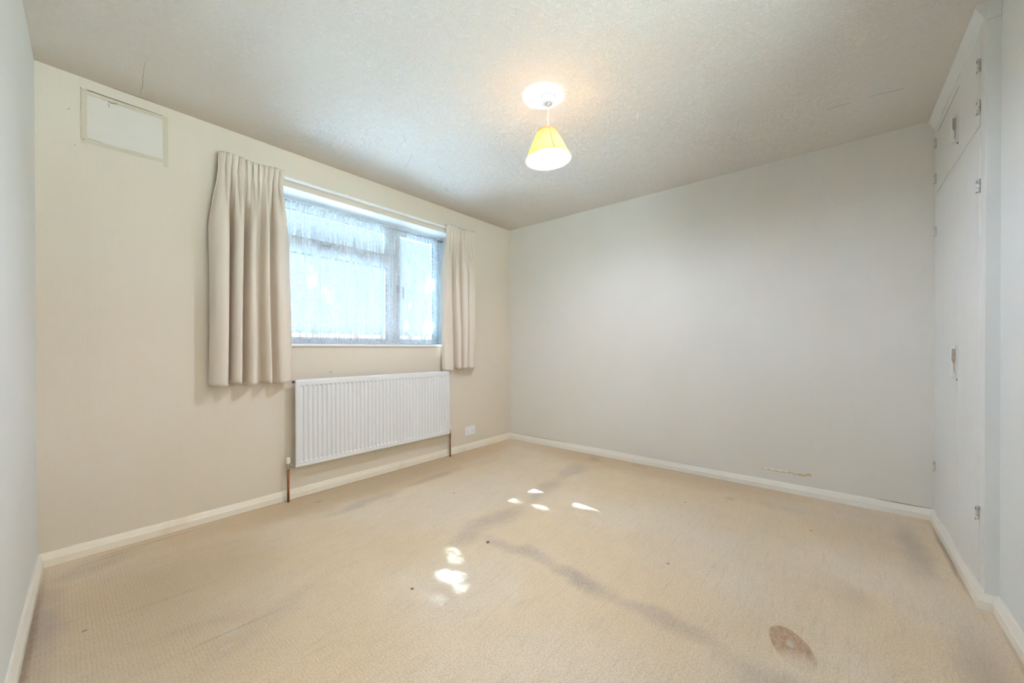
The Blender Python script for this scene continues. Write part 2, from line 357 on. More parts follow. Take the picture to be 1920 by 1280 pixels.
M_hinge = plain('painted_steel_hinge', (.74, .74, .72), .4, metal=.2, var=.15, nscale=90)
M_wood = plain('worn_bare_wood', (.56, .45, .35), .6, var=.2, nscale=60)
M_shade = shade_cloth()
M_shtrim = plain('ochre_shade_trim', (.74, .52, .22), .8)
M_bulb = emit('glowing_bulb', (.68, .77, .98), BULB_W/(math.pi*4*math.pi*.024**2))
M_leaf = plain('green_leaf', (.07, .13, .03), .5, var=.3)
M_bark = plain('grey_bark', (.16, .12, .09), .9, var=.3, bumpd=.01)
M_grass = plain('lawn_grass', (.18, .26, .08), .9, var=.3, nscale=4)
M_bounce_terr = plain('blue_white_bounce_slabs', (.68, .78, .90), .9, var=.05, nscale=3)
M_bounce_paving = plain('pale_bounce_paving', (.66, .62, .56), .9, var=.08, nscale=3)
M_fence = plain('weathered_fence_wood', (.42, .36, .30), .8, var=.2, nscale=6)
M_render = plain('pale_house_render', (.72, .70, .66), .9, var=.08, nscale=2)
M_tile = plain('grey_roof_tile', (.20, .19, .19), .8, var=.2, nscale=5)
M_pane = plain('dark_house_glass', (.10, .13, .16), .1, var=.1)

# ------------------------------------------------------------------ mesh helpers
def obj(name, bm, mat, parent=None, smooth=False, bevel=0):
    bmesh.ops.recalc_face_normals(bm, faces=bm.faces)
    me = bpy.data.meshes.new(name); bm.to_mesh(me); bm.free()
    if smooth:
        for p in me.polygons: p.use_smooth = True
    me.materials.append(mat)
    o = bpy.data.objects.new(name, me); COL.objects.link(o)
    if parent is not None:
        o.parent = parent; o.matrix_parent_inverse = parent.matrix_world.inverted() if parent.type != 'EMPTY' else Matrix.Translation(-Vector(parent.location))
    if bevel:
        md = o.modifiers.new('bevel', 'BEVEL'); md.width = bevel; md.segments = 2; md.limit_method = 'ANGLE'; md.angle_limit = R(40)
    return o
def BM(): return bmesh.new()
def box(bm, a, b):
    x0, y0, z0 = [min(p, q) for p, q in zip(a, b)]; x1, y1, z1 = [max(p, q) for p, q in zip(a, b)]
    v = [bm.verts.new(p) for p in ((x0,y0,z0),(x1,y0,z0),(x1,y1,z0),(x0,y1,z0),(x0,y0,z1),(x1,y0,z1),(x1,y1,z1),(x0,y1,z1))]
    for f in ((0,3,2,1),(4,5,6,7),(0,1,5,4),(1,2,6,5),(2,3,7,6),(3,0,4,7)): bm.faces.new([v[i] for i in f])
    return bm
def boxo(name, a, b, mat, parent=None, bevel=0): return obj(name, box(BM(), a, b), mat, parent, bevel=bevel)
def prism(bm, prof, a, b, closed=True):
    """prof: list of points (Vector) at a; extruded to b by vector b-a"""
    d = Vector(b)-Vector(a)
    v0 = [bm.verts.new(Vector(p)) for p in prof]; v1 = [bm.verts.new(Vector(p)+d) for p in prof]
    n = len(prof)
    for i in range(n): bm.faces.new((v0[i], v0[(i+1)%n], v1[(i+1)%n], v1[i]))
    bm.faces.new(v0[::-1]); bm.faces.new(v1)
    return bm
def tube(bm, pts, r, seg=16, cap=True):
    pts = [Vector(p) for p in pts]; rings = []
    if not hasattr(r, '__len__'): r = [r]*len(pts)
    ref = None
    for i, p in enumerate(pts):
        t = (pts[min(i+1, len(pts)-1)]-pts[max(i-1, 0)]).normalized()
        if ref is None: ref = t.orthogonal().normalized()
        ref = (ref - t*ref.dot(t)).normalized(); bn = t.cross(ref)
        rings.append([bm.verts.new(p + (ref*math.cos(k*2*math.pi/seg)+bn*math.sin(k*2*math.pi/seg))*r[i]) for k in range(seg)])
    for a, b in zip(rings, rings[1:]):
        for k in range(seg): bm.faces.new((a[k], a[(k+1)%seg], b[(k+1)%seg], b[k]))
    if cap: bm.faces.new(rings[0][::-1]); bm.faces.new(rings[-1])
    return bm
def lathe(bm, c, prof, seg=48, tilt=None, closed=False):
    """prof list (r,z) relative to c; tilt optional Matrix"""
    c = Vector(c); rings = []
    for r, z in prof:
        ring = []
        for k in range(seg):
            p = Vector((r*math.cos(2*math.pi*k/seg), r*math.sin(2*math.pi*k/seg), z))
            if tilt: p = tilt @ p
            ring.append(bm.verts.new(c+p))
        rings.append(ring)
    pr = list(zip(rings, rings[1:]))
    if closed: pr.append((rings[-1], rings[0]))
    for a, b in pr:
        for k in range(seg): bm.faces.new((a[k], a[(k+1)%seg], b[(k+1)%seg], b[k]))
    if not closed:
        if prof[0][0] > 1e-5: bm.faces.new(rings[0][::-1])
        if prof[-1][0] > 1e-5: bm.faces.new(rings[-1])
    return bm
def tag(o, label=None, cat=None, group=None, kind=None):
    for k, v in (('label', label), ('category', cat), ('group', group), ('kind', kind)):
        if v: o[k] = v
    return o
def thing(name, loc, label, cat, group=None):
    o = bpy.data.objects.new(name, None); COL.objects.link(o); o.location = loc; o.empty_display_size = .05
    return tag(o, label, cat, group)
def struct(o, label=None): return tag(o, label, kind='structure')
def copy_tree(o, parent=None, off=None):
    c = o.copy(); COL.objects.link(c)
    if parent is not None: c.parent = parent
    if off is not None: c.location = Vector(o.location)+Vector(off)
    for ch in list(o.children): copy_tree(ch, c)
    return c

H = 2.4; LA = 3.456; LB = 3.341; LC = 1.012; LR = 3.380; TL = math.tan(R(2.307)); YB = -3.38
def lwx(y): return -LA + TL*y
T = .2
# ------------------------------------------------------------------ room shell
fl = struct(boxo('floor', (-4.0, 0, -.1), (0, -3.6, 0), M_carpet), 'worn beige carpet with grey traffic marks and brown scorch')
ce = struct(boxo('ceiling', (-4.0, .3, H), (.2, -3.9, H+.15), M_ceil), 'cream textured paper ceiling with fine cracks')
# window wall with opening
XL, XR, Z0, Z1 = -2.56, -.862, 1.055, 2.157
bm = BM()
WT = .30
box(bm, (-LA-.3, 0, 0), (XL, WT, H)); box(bm, (XR, 0, 0), (.2, WT, H)); box(bm, (XL, 0, 0), (XR, WT, Z0)); box(bm, (XL, 0, Z1), (XR, WT, H))
wn_ = struct(obj('wall_north', bm, M_wall_n), 'cream ribbed wallpaper wall around the window')
we = struct(boxo('wall_east', (0, 0, 0), (.2, -LB-.3, H), M_wall_e), 'plain pale ribbed wallpaper wall at the far right')
bm = BM()
prism(bm, [(-LA, 0, 0), (lwx(YB-.2), YB-.2, 0), (lwx(YB-.2)-.2, YB-.2, 0), (-LA-.2, 0, 0)], (0, 0, 0), (0, 0, H))
ww = struct(obj('wall_west', bm, M_side), 'white painted wall at the left edge')
W2 = (-3.25, -1.65, .90, 2.20)     # opening of the unseen window added behind the camera for fill
bm = BM(); box(bm, (-LC, -LR, 0), (W2[1], -LR-.2, H)); box(bm, (W2[0], -LR, 0), (-3.95, -LR-.2, H)); box(bm, (W2[0], -LR, 0), (W2[1], -LR-.2, W2[2])); box(bm, (W2[0], -LR, W2[3]), (W2[1], -LR-.2, H))
ws = struct(obj('wall_south', bm, M_side_s), 'white painted wall at the right edge')
# reveal lining (plaster skins) as window trim
bm = BM(); g = .004
box(bm, (XL, .001, Z1-g), (XR, .26, Z1)); box(bm, (XL, .001, Z0), (XL+g, .26, Z1-g)); box(bm, (XR-g, .001, Z0), (XR, .26, Z1-g))
struct(obj('trim_1', bm, M_reveal), 'white painted window reveal')

# skirting boards
SK = .018; SH = .066
def skirt(name, p, q, n, mat, label, m0=1, m1=1):
    """p,q wall-line ends, n inward normal; m0/m1: +1 inner mitre, -1 outer mitre, 0 square"""
    p, q, n = Vector((*p, 0)), Vector((*q, 0)), Vector((*n, 0)); d = (q-p).normalized()
    prof = [(0, 0), (SK, 0), (SK, SH*.52), (SK*.86, SH*.60), (SK*.52, SH*.90), (SK*.35, SH), (0, SH)]
    bm = BM(); A = []; B = []
    for o, z in prof:
        A.append(bm.verts.new(p+n*o+d*o*m0+Vector((0, 0, z)))); B.append(bm.verts.new(q+n*o-d*o*m1+Vector((0, 0, z))))
    k = len(prof)
    for i in range(k): bm.faces.new((A[i], A[(i+1)%k], B[(i+1)%k], B[i]))
    bm.faces.new(A[::-1]); bm.faces.new(B)
    return struct(obj(name, bm, mat), label)
bb_n = skirt('baseboard_north', (-LA, 0), (0, 0), (0, -1), M_skirt_n, 'cream gloss skirting under the window wall')
bb_e = skirt('baseboard_east', (0, 0), (0, -LB), (-1, 0), M_skirt, 'white gloss skirting along the far wall')
skirt('baseboard_south', (-LC, -LR), (-3.9, -LR), (0, 1), M_skirt, 'white gloss skirting along the right wall')
e = Vector((lwx(-3.6), -3.6)); s = Vector((-LA, 0)); dd = (e-s).normalized()
skirt('baseboard_west', (s.x, s.y), (e.x, e.y), (-dd.y, dd.x) if -dd.y > 0 else (dd.y, -dd.x), M_skirt, 'white gloss skirting along the left wall')

# ribbons for cracks and stains (thin irregular strips with thickness)
def ribbon(name, pts, w, n, mat, parent, th=.0008):
    pts = [Vector(p) for p in pts]; n = Vector(n).normalized(); bm = BM(); rows = []
    for i, p in enumerate(pts):
        t = (pts[min(i+1, len(pts)-1)]-pts[max(i-1, 0)]).normalized(); s_ = t.cross(n)
        ww_ = w*(.3+.7*math.sin(math.pi*min(1, max(0, (i+.4)/(len(pts)-.2)))))
        rows.append([bm.verts.new(p+s_*ww_/2), bm.verts.new(p-s_*ww_/2), bm.verts.new(p-s_*ww_/2+n*th), bm.verts.new(p+s_*ww_/2+n*th)])
    for a, b in zip(rows, rows[1:]):
        for k in range(4): bm.faces.new((a[k], a[(k+1)%4], b[(k+1)%4], b[k]))
    bm.faces.new(rows[0][::-1]); bm.faces.new(rows[-1])
    return obj(name, bm, mat, parent)
def jit(a, b, n, j, ax):
    a, b = Vector(a), Vector(b); out = []
    for i in range(n+1):
        p = a.lerp(b, i/n)
        if 0 < i < n:
            for k in ax: p[k] += random.uniform(-j, j)
        out.append(p)
    return out
dn = (0, 0, -1)
for a, b, w in (((-.548, -2.83, H), (-.537, -2.95, H), .0020), ((-.542, -3.03, H), (-.52, -3.16, H), .0016), ((-3.115, -.38, H), (-3.095, -.02, H), .0016),
                ((-1.96, -.78, H), (-1.90, -.72, H), .0012), ((-1.55, -.62, H), (-1.50, -.60, H), .0012), ((-1.78, -.62, H), (-1.69, -.40, H), .0013), ((-1.27, -.35, H), (-1.2, -.33, H), .0018)):
    ribbon('crack', jit(a, b, 7, .004, (0, 1)), w, dn, M_crack, ce)
ribbon('paint_scrape', jit((-1.227, -2.012, H), (-1.166, -1.988, H), 4, .002, (0, 1)), .006, dn, M_white, ce)
ribbon('crack', jit((-3.20, -.006, H), (-3.02, -.004, H), 8, .002, (1,)), .004, dn, M_crack, ce)
# brown gap line over the skirting by the far corner
for a, b, ax in (((-.30, -.0005, SH+.004), (-.01, -.0005, SH+.003), (2,)),):
    ribbon('stained_gap', jit(a, b, 8, .0012, ax), .005, (0, -1, 0), M_tape, wn_)
ribbon('stained_gap', jit((-.0005, -.01, SH+.003), (-.0005, -.75, SH+.003), 12, .001, (2,)), .0028, (-1, 0, 0), M_gap, we)
ribbon('stained_gap', jit((-.0005, -1.5, SH+.003), (-.0005, -2.35, SH+.003), 12, .001, (2,)), .0022, (-1, 0, 0), M_tape, we)
ribbon('stained_gap', jit((-.0005, -3.1, SH+.003), (-.0005, -3.33, SH+.004), 6, .001, (2,)), .004, (-1, 0, 0), M_crack, we)
ribbon('corner_stain', jit((-.004, -.003, .0), (-.004, -.003, SH), 3, .0005, (0,)), .006, (-1, -1, 0), M_gap, we)
# torn wallpaper strip low on the far wall
def blobmesh(pts2, x0, th, axis='x'):
    bm = BM(); a = [bm.verts.new((x0, y, z)) for y, z in pts2]; b = [bm.verts.new((x0-th, y, z)) for y, z in pts2]; n = len(a)
    for i in range(n): bm.faces.new((a[i], a[(i+1)%n], b[(i+1)%n], b[i]))
    bm.faces.new(a); bm.faces.new(b[::-1]); return bm
up = [(-2.47 - .29*i/18, .146+.004*math.sin(i*1.9)+(.006 if i > 13 else .002)*random.random()+(.008 if i > 15 else 0)) for i in range(19)]
lo = [(y, z-(.010+.004*math.sin(i*2.7)+(.008 if i > 13 else 0))) for i, (y, z) in enumerate(up)][::-1]
obj('torn_wallpaper', blobmesh(up+lo, 0, .0015), plain('yellowed_torn_paper', (.72, .58, .38), .8, var=.15, nscale=80), we)
up = [(-2.475 - .15*i/12, .150+.004*math.sin(i*2.9)) for i in range(13)]
lo = [(y, z-(.006+.004*math.sin(i*1.7))) for i, (y, z) in enumerate(up)][::-1]
obj('torn_wallpaper_edge', blobmesh(up+lo, -.0015, .002), M_white, we)
ribbon('torn_wallpaper_dark_line', jit((-.0005, -2.465, .147), (-.0005, -2.60, .137), 8, .002, (2,)), .004, (-1, 0, 0), M_crack, we)  # thin dark line along the torn strip
# plaster chips on window wall
for x, z, r_ in ((-.28, 1.66, .006), (-.06, 1.78, .008), (-3.35, 2.22, .004), (-3.33, 2.05, .003), (-2.07, .862, .007)):
    ribbon('wall_chip', [(x-r_, -.0003, z), (x, -.0003, z+r_*.4), (x+r_, -.0003, z)], r_*.9, (0, -1, 0), M_paper if x > -.1 else M_crack, wn_)

# ------------------------------------------------------------------ window
YF0, YF1 = .215, .275      # frame depth
win = bpy.data.objects.new('window_1', None); COL.objects.link(win); win.location = (-1.71, YF0, Z0); struct(win, 'white framed casement window with small top vent')
def rect_frame(bm, x0, x1, z0, z1, w, y0, y1, wl_=None, wr=None, wb=None, wt=None):
    wl_ = wl_ if wl_ is not None else w; wr = wr if wr is not None else w; wb = wb if wb is not None else w; wt = wt if wt is not None else w
    box(bm, (x0, y0, z0), (x0+wl_, y1, z1)); box(bm, (x1-wr, y0, z0), (x1, y1, z1))
    box(bm, (x0+wl_, y0, z0), (x1-wr, y1, z0+wb)); box(bm, (x0+wl_, y0, z1-wt), (x1-wr, y1, z1))
bm = BM()
rect_frame(bm, XL+g, XR-g, Z0, Z1-g, .035, YF0+.012, YF1)
box(bm, (-1.425, YF0+.012, Z0+.035), (-1.365, YF1, Z1-.035-g)); box(bm, (XL+.035, YF0+.012, 1.80), (-1.425, YF1, 1.845))
obj('window_frame', bm, M_upvc, win, bevel=.003)
def sash(name, x0, x1, z0, z1, w, gasket_sides='tblr'):
    bm = BM(); rect_frame(bm, x0, x1, z0, z1, w, YF0, YF0+.04); s_ = obj(name, bm, M_upvc, win, bevel=.004)
    a, b, c, d = x0+w, x1-w, z0+w, z1-w
    obj('glass_pane', box(BM(), (a-.004, YF0+.018, c-.004), (b+.004, YF0+.022, d+.004)), M_glass, s_)
    bm = BM(); t_ = .0045; y0, y1 = YF0+.008, YF0+.017
    if 't' in gasket_sides: box(bm, (a, y0, d-t_), (b, y1, d))
    if 'b' in gasket_sides: box(bm, (a, y0, c), (b, y1, c+t_))
    if 'l' in gasket_sides: box(bm, (a, y0, c), (a+t_, y1, d))
    if 'r' in gasket_sides: box(bm, (b-t_, y0, c), (b, y1, d))
    obj('glazing_gasket', bm, M_gasket, s_)
    return s_
vent = sash('top_vent_sash', XL+.028, -1.432, 1.838, Z1-.028, .047, 'tb')
main = sash('side_casement_sash', XL+.028, -1.418, Z0+.028, 1.812, .045, 'tr')
rc = sash('casement_sash', -1.372, XR-.03, Z0+.028, Z1-.028, .047, 'r')
# handles
bm = BM(); tube(bm, [(-1.352, YF0, 1.60), (-1.352, YF0-.028, 1.60)], .008); tube(bm, [(-1.352, YF0-.028, 1.605), (-1.320, YF0-.030, 1.603), (-1.312, YF0-.030, 1.59), (-1.312, YF0-.030, 1.50)], .006)
box(bm, (-1.366, YF0-.006, 1.57), (-1.338, YF0, 1.63)); obj('casement_handle', bm, M_chrome, rc, smooth=False)
bm = BM(); box(bm, (-2.05, YF0-.012, 1.850), (-1.97, YF0, 1.862)); tube(bm, [(-2.04, YF0-.012, 1.856), (-2.03, YF0-.03, 1.85), (-1.97, YF0-.034, 1.845), (-1.95, YF0-.03, 1.838)], .004)
obj('vent_stay', bm, M_chrome, vent)
# sill board
bm = BM(); box(bm, (XL+.001, -.018, Z0), (XR-.001, YF0+.012, Z0+.02))
struct(obj('trim_2', bm, M_upvc, None, bevel=.006), 'white window sill board')

fill_win = bpy.data.objects.new('added_fill_window', None); COL.objects.link(fill_win); fill_win.location = (-2.45, -LR-.12, .9); struct(fill_win, 'unseen plain white window added behind the viewpoint for fill daylight')
bm = BM(); rect_frame(bm, W2[0], W2[1], W2[2], W2[3], .05, -LR-.16, -LR-.10); obj('window_frame', bm, M_upvc, fill_win, bevel=.003)
obj('glass_pane', box(BM(), (W2[0]+.045, -LR-.134, W2[2]+.045), (W2[1]-.045, -LR-.13, W2[3]-.045)), M_glass, fill_win)
# BLOCKS

# net curtain on its rod
net = thing('net_curtain', (-1.71, .165, 1.09), 'sheer white lace net curtain hanging across the window', 'curtain', None)
bm = BM(); uvl = bm.loops.layers.uv.new('UVMap'); nx, nz = 560, 40; zt, zb = 2.125, 1.085; x0n, x1n = XL+.012, -.885
grid = []
random.seed(3); ph = [random.uniform(0, 6.28) for _ in range(12)]
for i in range(nx+1):
    u = i/nx; X = x0n+(x1n-x0n)*u; col_ = []
    for j in range(nz+1):
        t = j/nz; z = zt+(zb-zt)*t; bigf = .35+.65*min(1, t*1.6)
        y = .160 + bigf*(.014*math.sin(u*62+ph[0]+1.3*math.sin(u*11+ph[1])+.5*t) + .009*math.sin(u*37+ph[2]+.9*t)) + (1-min(1, t*4))*.004*math.sin(u*420) + .0015*math.sin(u*230+ph[3])
        xx = X + bigf*.012*math.sin(u*62+ph[0]+1.3*math.sin(u*11+ph[1])+1.2+.5*t) + t*.02*math.sin(u*9+ph[4])
        col_.append(bm.verts.new((min(x1n, max(x0n, xx)), y, z)))
    grid.append(col_)
for i in range(nx):
    for j in range(nz):
        f = bm.faces.new((grid[i][j], grid[i+1][j], grid[i+1][j+1], grid[i][j+1]))
        for lp, (a, b_) in zip(f.loops, ((i, j), (i+1, j), (i+1, j+1), (i, j+1))): lp[uvl].uv = (a/nx*2.35, (1-b_/nz)*(zt-zb))
for f in bm.faces: f.smooth = True
o = obj('lace_panel', bm, M_lace, net, smooth=True)
bm = BM(); tube(bm, [(XL+.006, .165, 2.118), (-.868, .165, 2.118)], .0045, 10); obj('net_rod', bm, M_chrome, net, smooth=True)
bm = BM(); lathe(bm, (0, 0, 0), [(.011, -.004), (.011, .004)], 20, Matrix.Rotation(R(90), 3, 'Y')); 
for v in bm.verts: v.co += Vector((-.8705, .165, 2.118))
obj('rod_bracket', bm, M_chrome, net)

# ------------------------------------------------------------------ curtains
def cr(P, t):
    n = len(P)-1; f = t*n; i = min(int(f), n-1); f -= i
    p0, p1, p2, p3 = P[max(i-1, 0)], P[i], P[i+1], P[min(i+2, n)]
    return [.5*((2*b)+(-a+c)*f+(2*a-5*b+4*c-d)*f*f+(-a+3*b-3*c+d)*f*f*f) for a, b, c, d in zip(p0, p1, p2, p3)]
def curtain(bot, top_x0, top_x1, ztop, zbot, pleats, lean, label, group, name='curtain', tail=None):
    cx = sum(p[0] for p in bot)/len(bot)
    bot = [(x, min(-.016, -.074+(y+.074)*1.45)) for x, y in bot]
    root = thing(name, (cx, -.07, zbot), label, 'curtain', group)
    bm = BM(); nx, nz = 260, 70; rows = []
    for i in range(nx+1):
        s_ = i/nx; bx, by = cr(bot, s_); c_ = []
        tx = top_x0+(top_x1-top_x0)*s_; a = 2*math.pi*pleats*s_
        for j in range(nz+1):
            t = j/nz; z = ztop+(zbot-ztop)*t
            tip = max(0, 1-t/.10)               # header above the pinch
            pinch = math.exp(-((t-.07)/.03)**2)
            ty = -.062 + (.021*(1-.5*pinch))*math.sin(a+.9*math.sin(s_*9)) - .004*math.sin(a*2+1)
            px = tx + .006*math.sin(a*2)*(1+tip)
            w = max(0, min(1, (t-.04)/.30)); w = w*w*(3-2*w)
            x = px*(1-w)+bx*w; y = ty*(1-w)+by*w
            x += lean*w*(math.sin(t*2.6+s_*5)*.010)
            y += .004*math.sin(s_*31+t*7)*w
            y += -.010*tip*abs(math.sin(a/2))
            zz = z + .010*tip*math.sin(a/2)**2 - (.006*math.sin(s_*17) + .010*(s_-.5)*lean)*t**4
            c_.append(bm.verts.new((x, min(y, -.012), zz)))
        rows.append(c_)
    for i in range(nx):
        for j in range(nz): bm.faces.new((rows[i][j], rows[i+1][j], rows[i+1][j+1], rows[i][j+1]))
    o = obj('curtain_cloth', bm, M_curt, root, smooth=True)
    md = o.modifiers.new('thick', 'SOLIDIFY'); md.thickness = .0022; md.offset = 0
    return root
Lp = [(-2.815,-.050),(-2.802,-.095),(-2.765,-.118),(-2.735,-.108),(-2.728,-.045),(-2.712,-.036),(-2.700,-.098),(-2.675,-.118),(-2.655,-.106),(-2.648,-.045),(-2.628,-.038),(-2.612,-.098),(-2.588,-.112),(-2.568,-.095),
      (-2.550,-.062),(-2.532,-.052),(-2.522,-.095),(-2.500,-.104),(-2.488,-.052),(-2.474,-.050),(-2.456,-.098),(-2.420,-.104),(-2.392,-.088),(-2.372,-.066)]
Rp = [(-1.044,-.060),(-1.03,-.085),(-.99,-.092),(-.945,-.086),(-.932,-.042),(-.916,-.036),(-.905,-.09),(-.882,-.102),(-.862,-.09),(-.852,-.045),(-.838,-.045),(-.825,-.09),(-.79,-.102),(-.762,-.09),(-.75,-.062),(-.735,-.09),
      (-.69,-.1),(-.67,-.09),(-.66,-.062),(-.642,-.08),(-.616,-.07)]
curtain(Lp, -2.765, -2.412, 2.212, .822, 11, 1, 'long gathered cream curtain drawn to the left of the window', 'lined cream curtains beside the window')
curtain(Rp, -1.000, -.655, 2.212, .842, 9, -1, 'narrow gathered cream curtain at the right end of the window', 'lined cream curtains beside the window')
# track
tr_ = thing('curtain_track', (-1.71, 0, 2.2), 'slim white curtain track fixed above the window', 'curtain track')
bm = BM(); prism(bm, [(-2.74, -.012, 2.190), (-2.74, -.030, 2.190), (-2.74, -.034, 2.197), (-2.74, -.034, 2.207), (-2.74, -.030, 2.212), (-2.74, -.012, 2.212)], (-2.74, 0, 0), (-.665, 0, 0))
obj('rail', bm, M_white, tr_)
for x in (-2.5, -1.95, -1.4, -.9): boxo('bracket', (x-.01, 0, 2.196), (x+.01, -.013, 2.222), M_white, tr_)

# ------------------------------------------------------------------ radiator
rad = thing('radiator', (-1.665, -.05, .228), 'white ribbed panel radiator on the wall under the window', 'radiator')
RX0, RX1, RZ0, RZ1, RY = -2.349, -.986, .229, .829, -.092
bm = BM(); ncol = 41; px_ = (RX1-RX0-.05)/ncol; xs = [RX0, RX0+.003, RX0+.012]; ds = [.010, .002, .0]
for k in range(ncol):
    b0 = RX0+.025+k*px_
    xs += [b0+px_*.10, b0+px_*.28, b0+px_*.72, b0+px_*.90]; ds += [0, 1, 1, 0]
xs += [RX1-.012, RX1-.003, RX1]; ds += [0, .002, .010]
zs = [RZ0, RZ0+.003, RZ0+.016, RZ0+.022, RZ0+.030, RZ0+.040, RZ1-.050, RZ1-.040, RZ1-.014, RZ1-.004, RZ1]
zd = [.010, .002, .0, .003, 0, 1, 1, 0, 0, .003, .012]
rows = []
for x, d_ in zip(xs, ds):
    c_ = []
    for z, e_ in zip(zs, zd):
        if e_ == 1: dep = .011*d_ if d_ == 1 else (d_ if 0 < d_ < 1 else 0)
        else: dep = max(e_, d_ if d_ != 1 else 0)
        c_.append(bm.verts.new((x, RY+dep, z)))
    rows.append(c_)
for i in range(len(xs)-1):
    for j in range(len(zs)-1): bm.faces.new((rows[i][j], rows[i+1][j], rows[i+1][j+1], rows[i][j+1]))
# back sheet and edges
bk = [[bm.verts.new((x, RY+.016, z)) for z in (RZ0, RZ1)] for x in (RX0, RX1)]
for i in range(len(xs)-1): pass
o = obj('front_panel', bm, M_rad, rad)
md = o.modifiers.new('bev', 'BEVEL'); md.width = .0022; md.segments = 2; md.limit_method = 'ANGLE'; md.angle_limit = R(20)
boxo('back_panel', (RX0+.001, RY+.0115, RZ0+.001), (RX1-.001, RY+.017, RZ1-.001), M_rad, rad, bevel=.002)
bm = BM()
for k in range(30):
    x = RX0+.06+k*(RX1-RX0-.12)/29; box(bm, (x-.012, RY+.017, RZ0+.05), (x-.010, RY+.046, RZ1-.03)); box(bm, (x+.010, RY+.017, RZ0+.05), (x+.012, RY+.046, RZ1-.03)); box(bm, (x-.012, RY+.0455, RZ0+.05), (x+.012, RY+.047, RZ1-.03))
obj('convector_fins', bm, M_rad, rad)
for x in (RX0+.2, RX1-.2): boxo('wall_bracket', (x-.02, RY+.045, RZ0+.08), (x+.02, -.001, RZ1-.1), M_rad, rad)
for x in (RX0, RX1):
    s_ = -1 if x == RX0 else 1
    bm = BM(); tube(bm, [(x, RY+.022, .813), (x+s_*.012, RY+.022, .813)], .0095, 16); obj('end_plug', bm, M_dark, rad, smooth=False)
    bm = BM(); tube(bm, [(x+s_*.030, -.052, .272-.02), (x+s_*.016, -.058, .252), (x, RY+.022, .252)], [.006, .010, .008]); tube(bm, [(x+s_*.018, -.057, .252), (x+s_*.008, -.062, .252)], .0125, 6)
    vv = obj('valve', bm, M_chrome, rad)
    bm = BM(); lathe(bm, (x+s_*.034, -.052, .225), [(.009, 0), (.011, .004), (.011, .014), (.008, .016), (.0095, .020), (.0095, .042), (.007, .045)], 20); obj('valve_body', bm, M_chrome, vv, smooth=False)
    bm = BM(); lathe(bm, (x+s_*.034, -.052, .262), [(.0125, 0), (.0135, .004), (.0135, .034), (.0115, .039), (0, .0395)], 24); obj('valve_cap', bm, M_cap, vv, smooth=False)
    bm = BM(); tube(bm, [(x+s_*.034, -.052, .0), (x+s_*.034, -.050, .1), (x+s_*.034, -.052, .228)], .0075, 16); obj('copper_pipe', bm, M_copper, rad, smooth=True)

# ------------------------------------------------------------------ socket
sk = thing('double_socket', (-.648, 0, .196), 'white double wall socket right of the radiator', 'socket')
bm = BM(); box(bm, (-.721, -.009, .153), (-.575, 0, .239)); plate = obj('face_plate', bm, M_white, sk, bevel=.003)
for cx in (-.684, -.612):
    for dx, dz, w, h in ((0, .008, .004, .009), (-.011, -.012, .007, .003), (.011, -.012, .007, .003)):
        boxo('pin_hole', (cx+dx-w/2, -.0093, .190+dz-h/2), (cx+dx+w/2, -.0085, .190+dz+h/2), M_dark, plate)
    boxo('rocker_switch', (cx*1-.005+(.022 if cx < -.65 else -.022), -.012, .216), (cx+.005+(.022 if cx < -.65 else -.022), -.0085, .231), M_white, sk, bevel=.001)
for x in (-.714, -.582):
    bm = BM(); tube(bm, [(x, -.0085, .196), (x, -.0098, .196)], .0028, 12); obj('fixing_screw', bm, M_chrome, sk)

# ------------------------------------------------------------------ taped vent cover
vc = thing('vent_cover', (-3.15, 0, 2.09), 'white card taped over a vent high on the left of the window wall', 'vent cover')
bm = BM(); nxx = 12
top = [(-3.290+.290*i/nxx, 2.322+.004*math.sin(i*1.3)) for i in range(nxx+1)]; botm = [(-3.002-.290*i/nxx+.002, 2.098-.004*math.sin(i)-.0) for i in range(nxx+1)]
pts = top+botm; a = [bm.verts.new((x, -.004, z)) for x, z in pts]; b_ = [bm.verts.new((x, 0, z)) for x, z in pts]
for i in range(len(pts)): bm.faces.new((a[i], a[(i+1) % len(pts)], b_[(i+1) % len(pts)], b_[i]))
bm.faces.new(a); bm.faces.new(b_); obj('card', bm, M_paper, vc)
def tape(x0, z0, x1, z1, w, mat=M_tape, y=-.0052, nm='tape'):
    a_, b2 = Vector((x0, y, z0)), Vector((x1, y, z1)); d = (b2-a_).normalized(); n = Vector((-d.z, 0, d.x))*w/2
    bm = BM(); up_ = [bm.verts.new(a_.lerp(b2, i/8)+n*random.uniform(.93, 1.05)+Vector((0, random.uniform(-.0008, 0), 0))) for i in range(9)]; dn_ = [bm.verts.new(a_.lerp(b2, i/8)-n*random.uniform(.93, 1.05)) for i in range(9)]
    for i in range(8): bm.faces.new((up_[i], up_[i+1], dn_[i+1], dn_[i]))
    o = obj(nm, bm, mat, vc); md = o.modifiers.new('s', 'SOLIDIFY'); md.thickness = .0006; md.offset = 0
M_tape2 = plain('pale_tape', (.66, .59, .46), .45, var=.04)
tape(-3.299, 2.345, -3.300, 2.075, .020, M_tape2); tape(-2.993, 2.345, -2.993, 2.060, .022, M_tape2); tape(-3.30, 2.088, -2.985, 2.092, .020, M_tape2)
tape(-3.305, 2.330, -3.0, 2.334, .016, M_tape2)
bm = BM(); box(bm, (-3.312, -.003, 2.3425), (-3.004, 0, 2.3460)); obj('dirty_gap', bm, M_gap, vc); boxo('stained_edge', (-3.3125, -.003, 2.095), (-3.3105, 0, 2.325), M_tape, vc)
ribbon('tear', [(-3.215, -.0058, 2.325), (-3.205, -.0058, 2.318), (-3.192, -.0058, 2.322), (-3.18, -.0058, 2.324)], .006, (0, -1, 0), M_crack, vc)
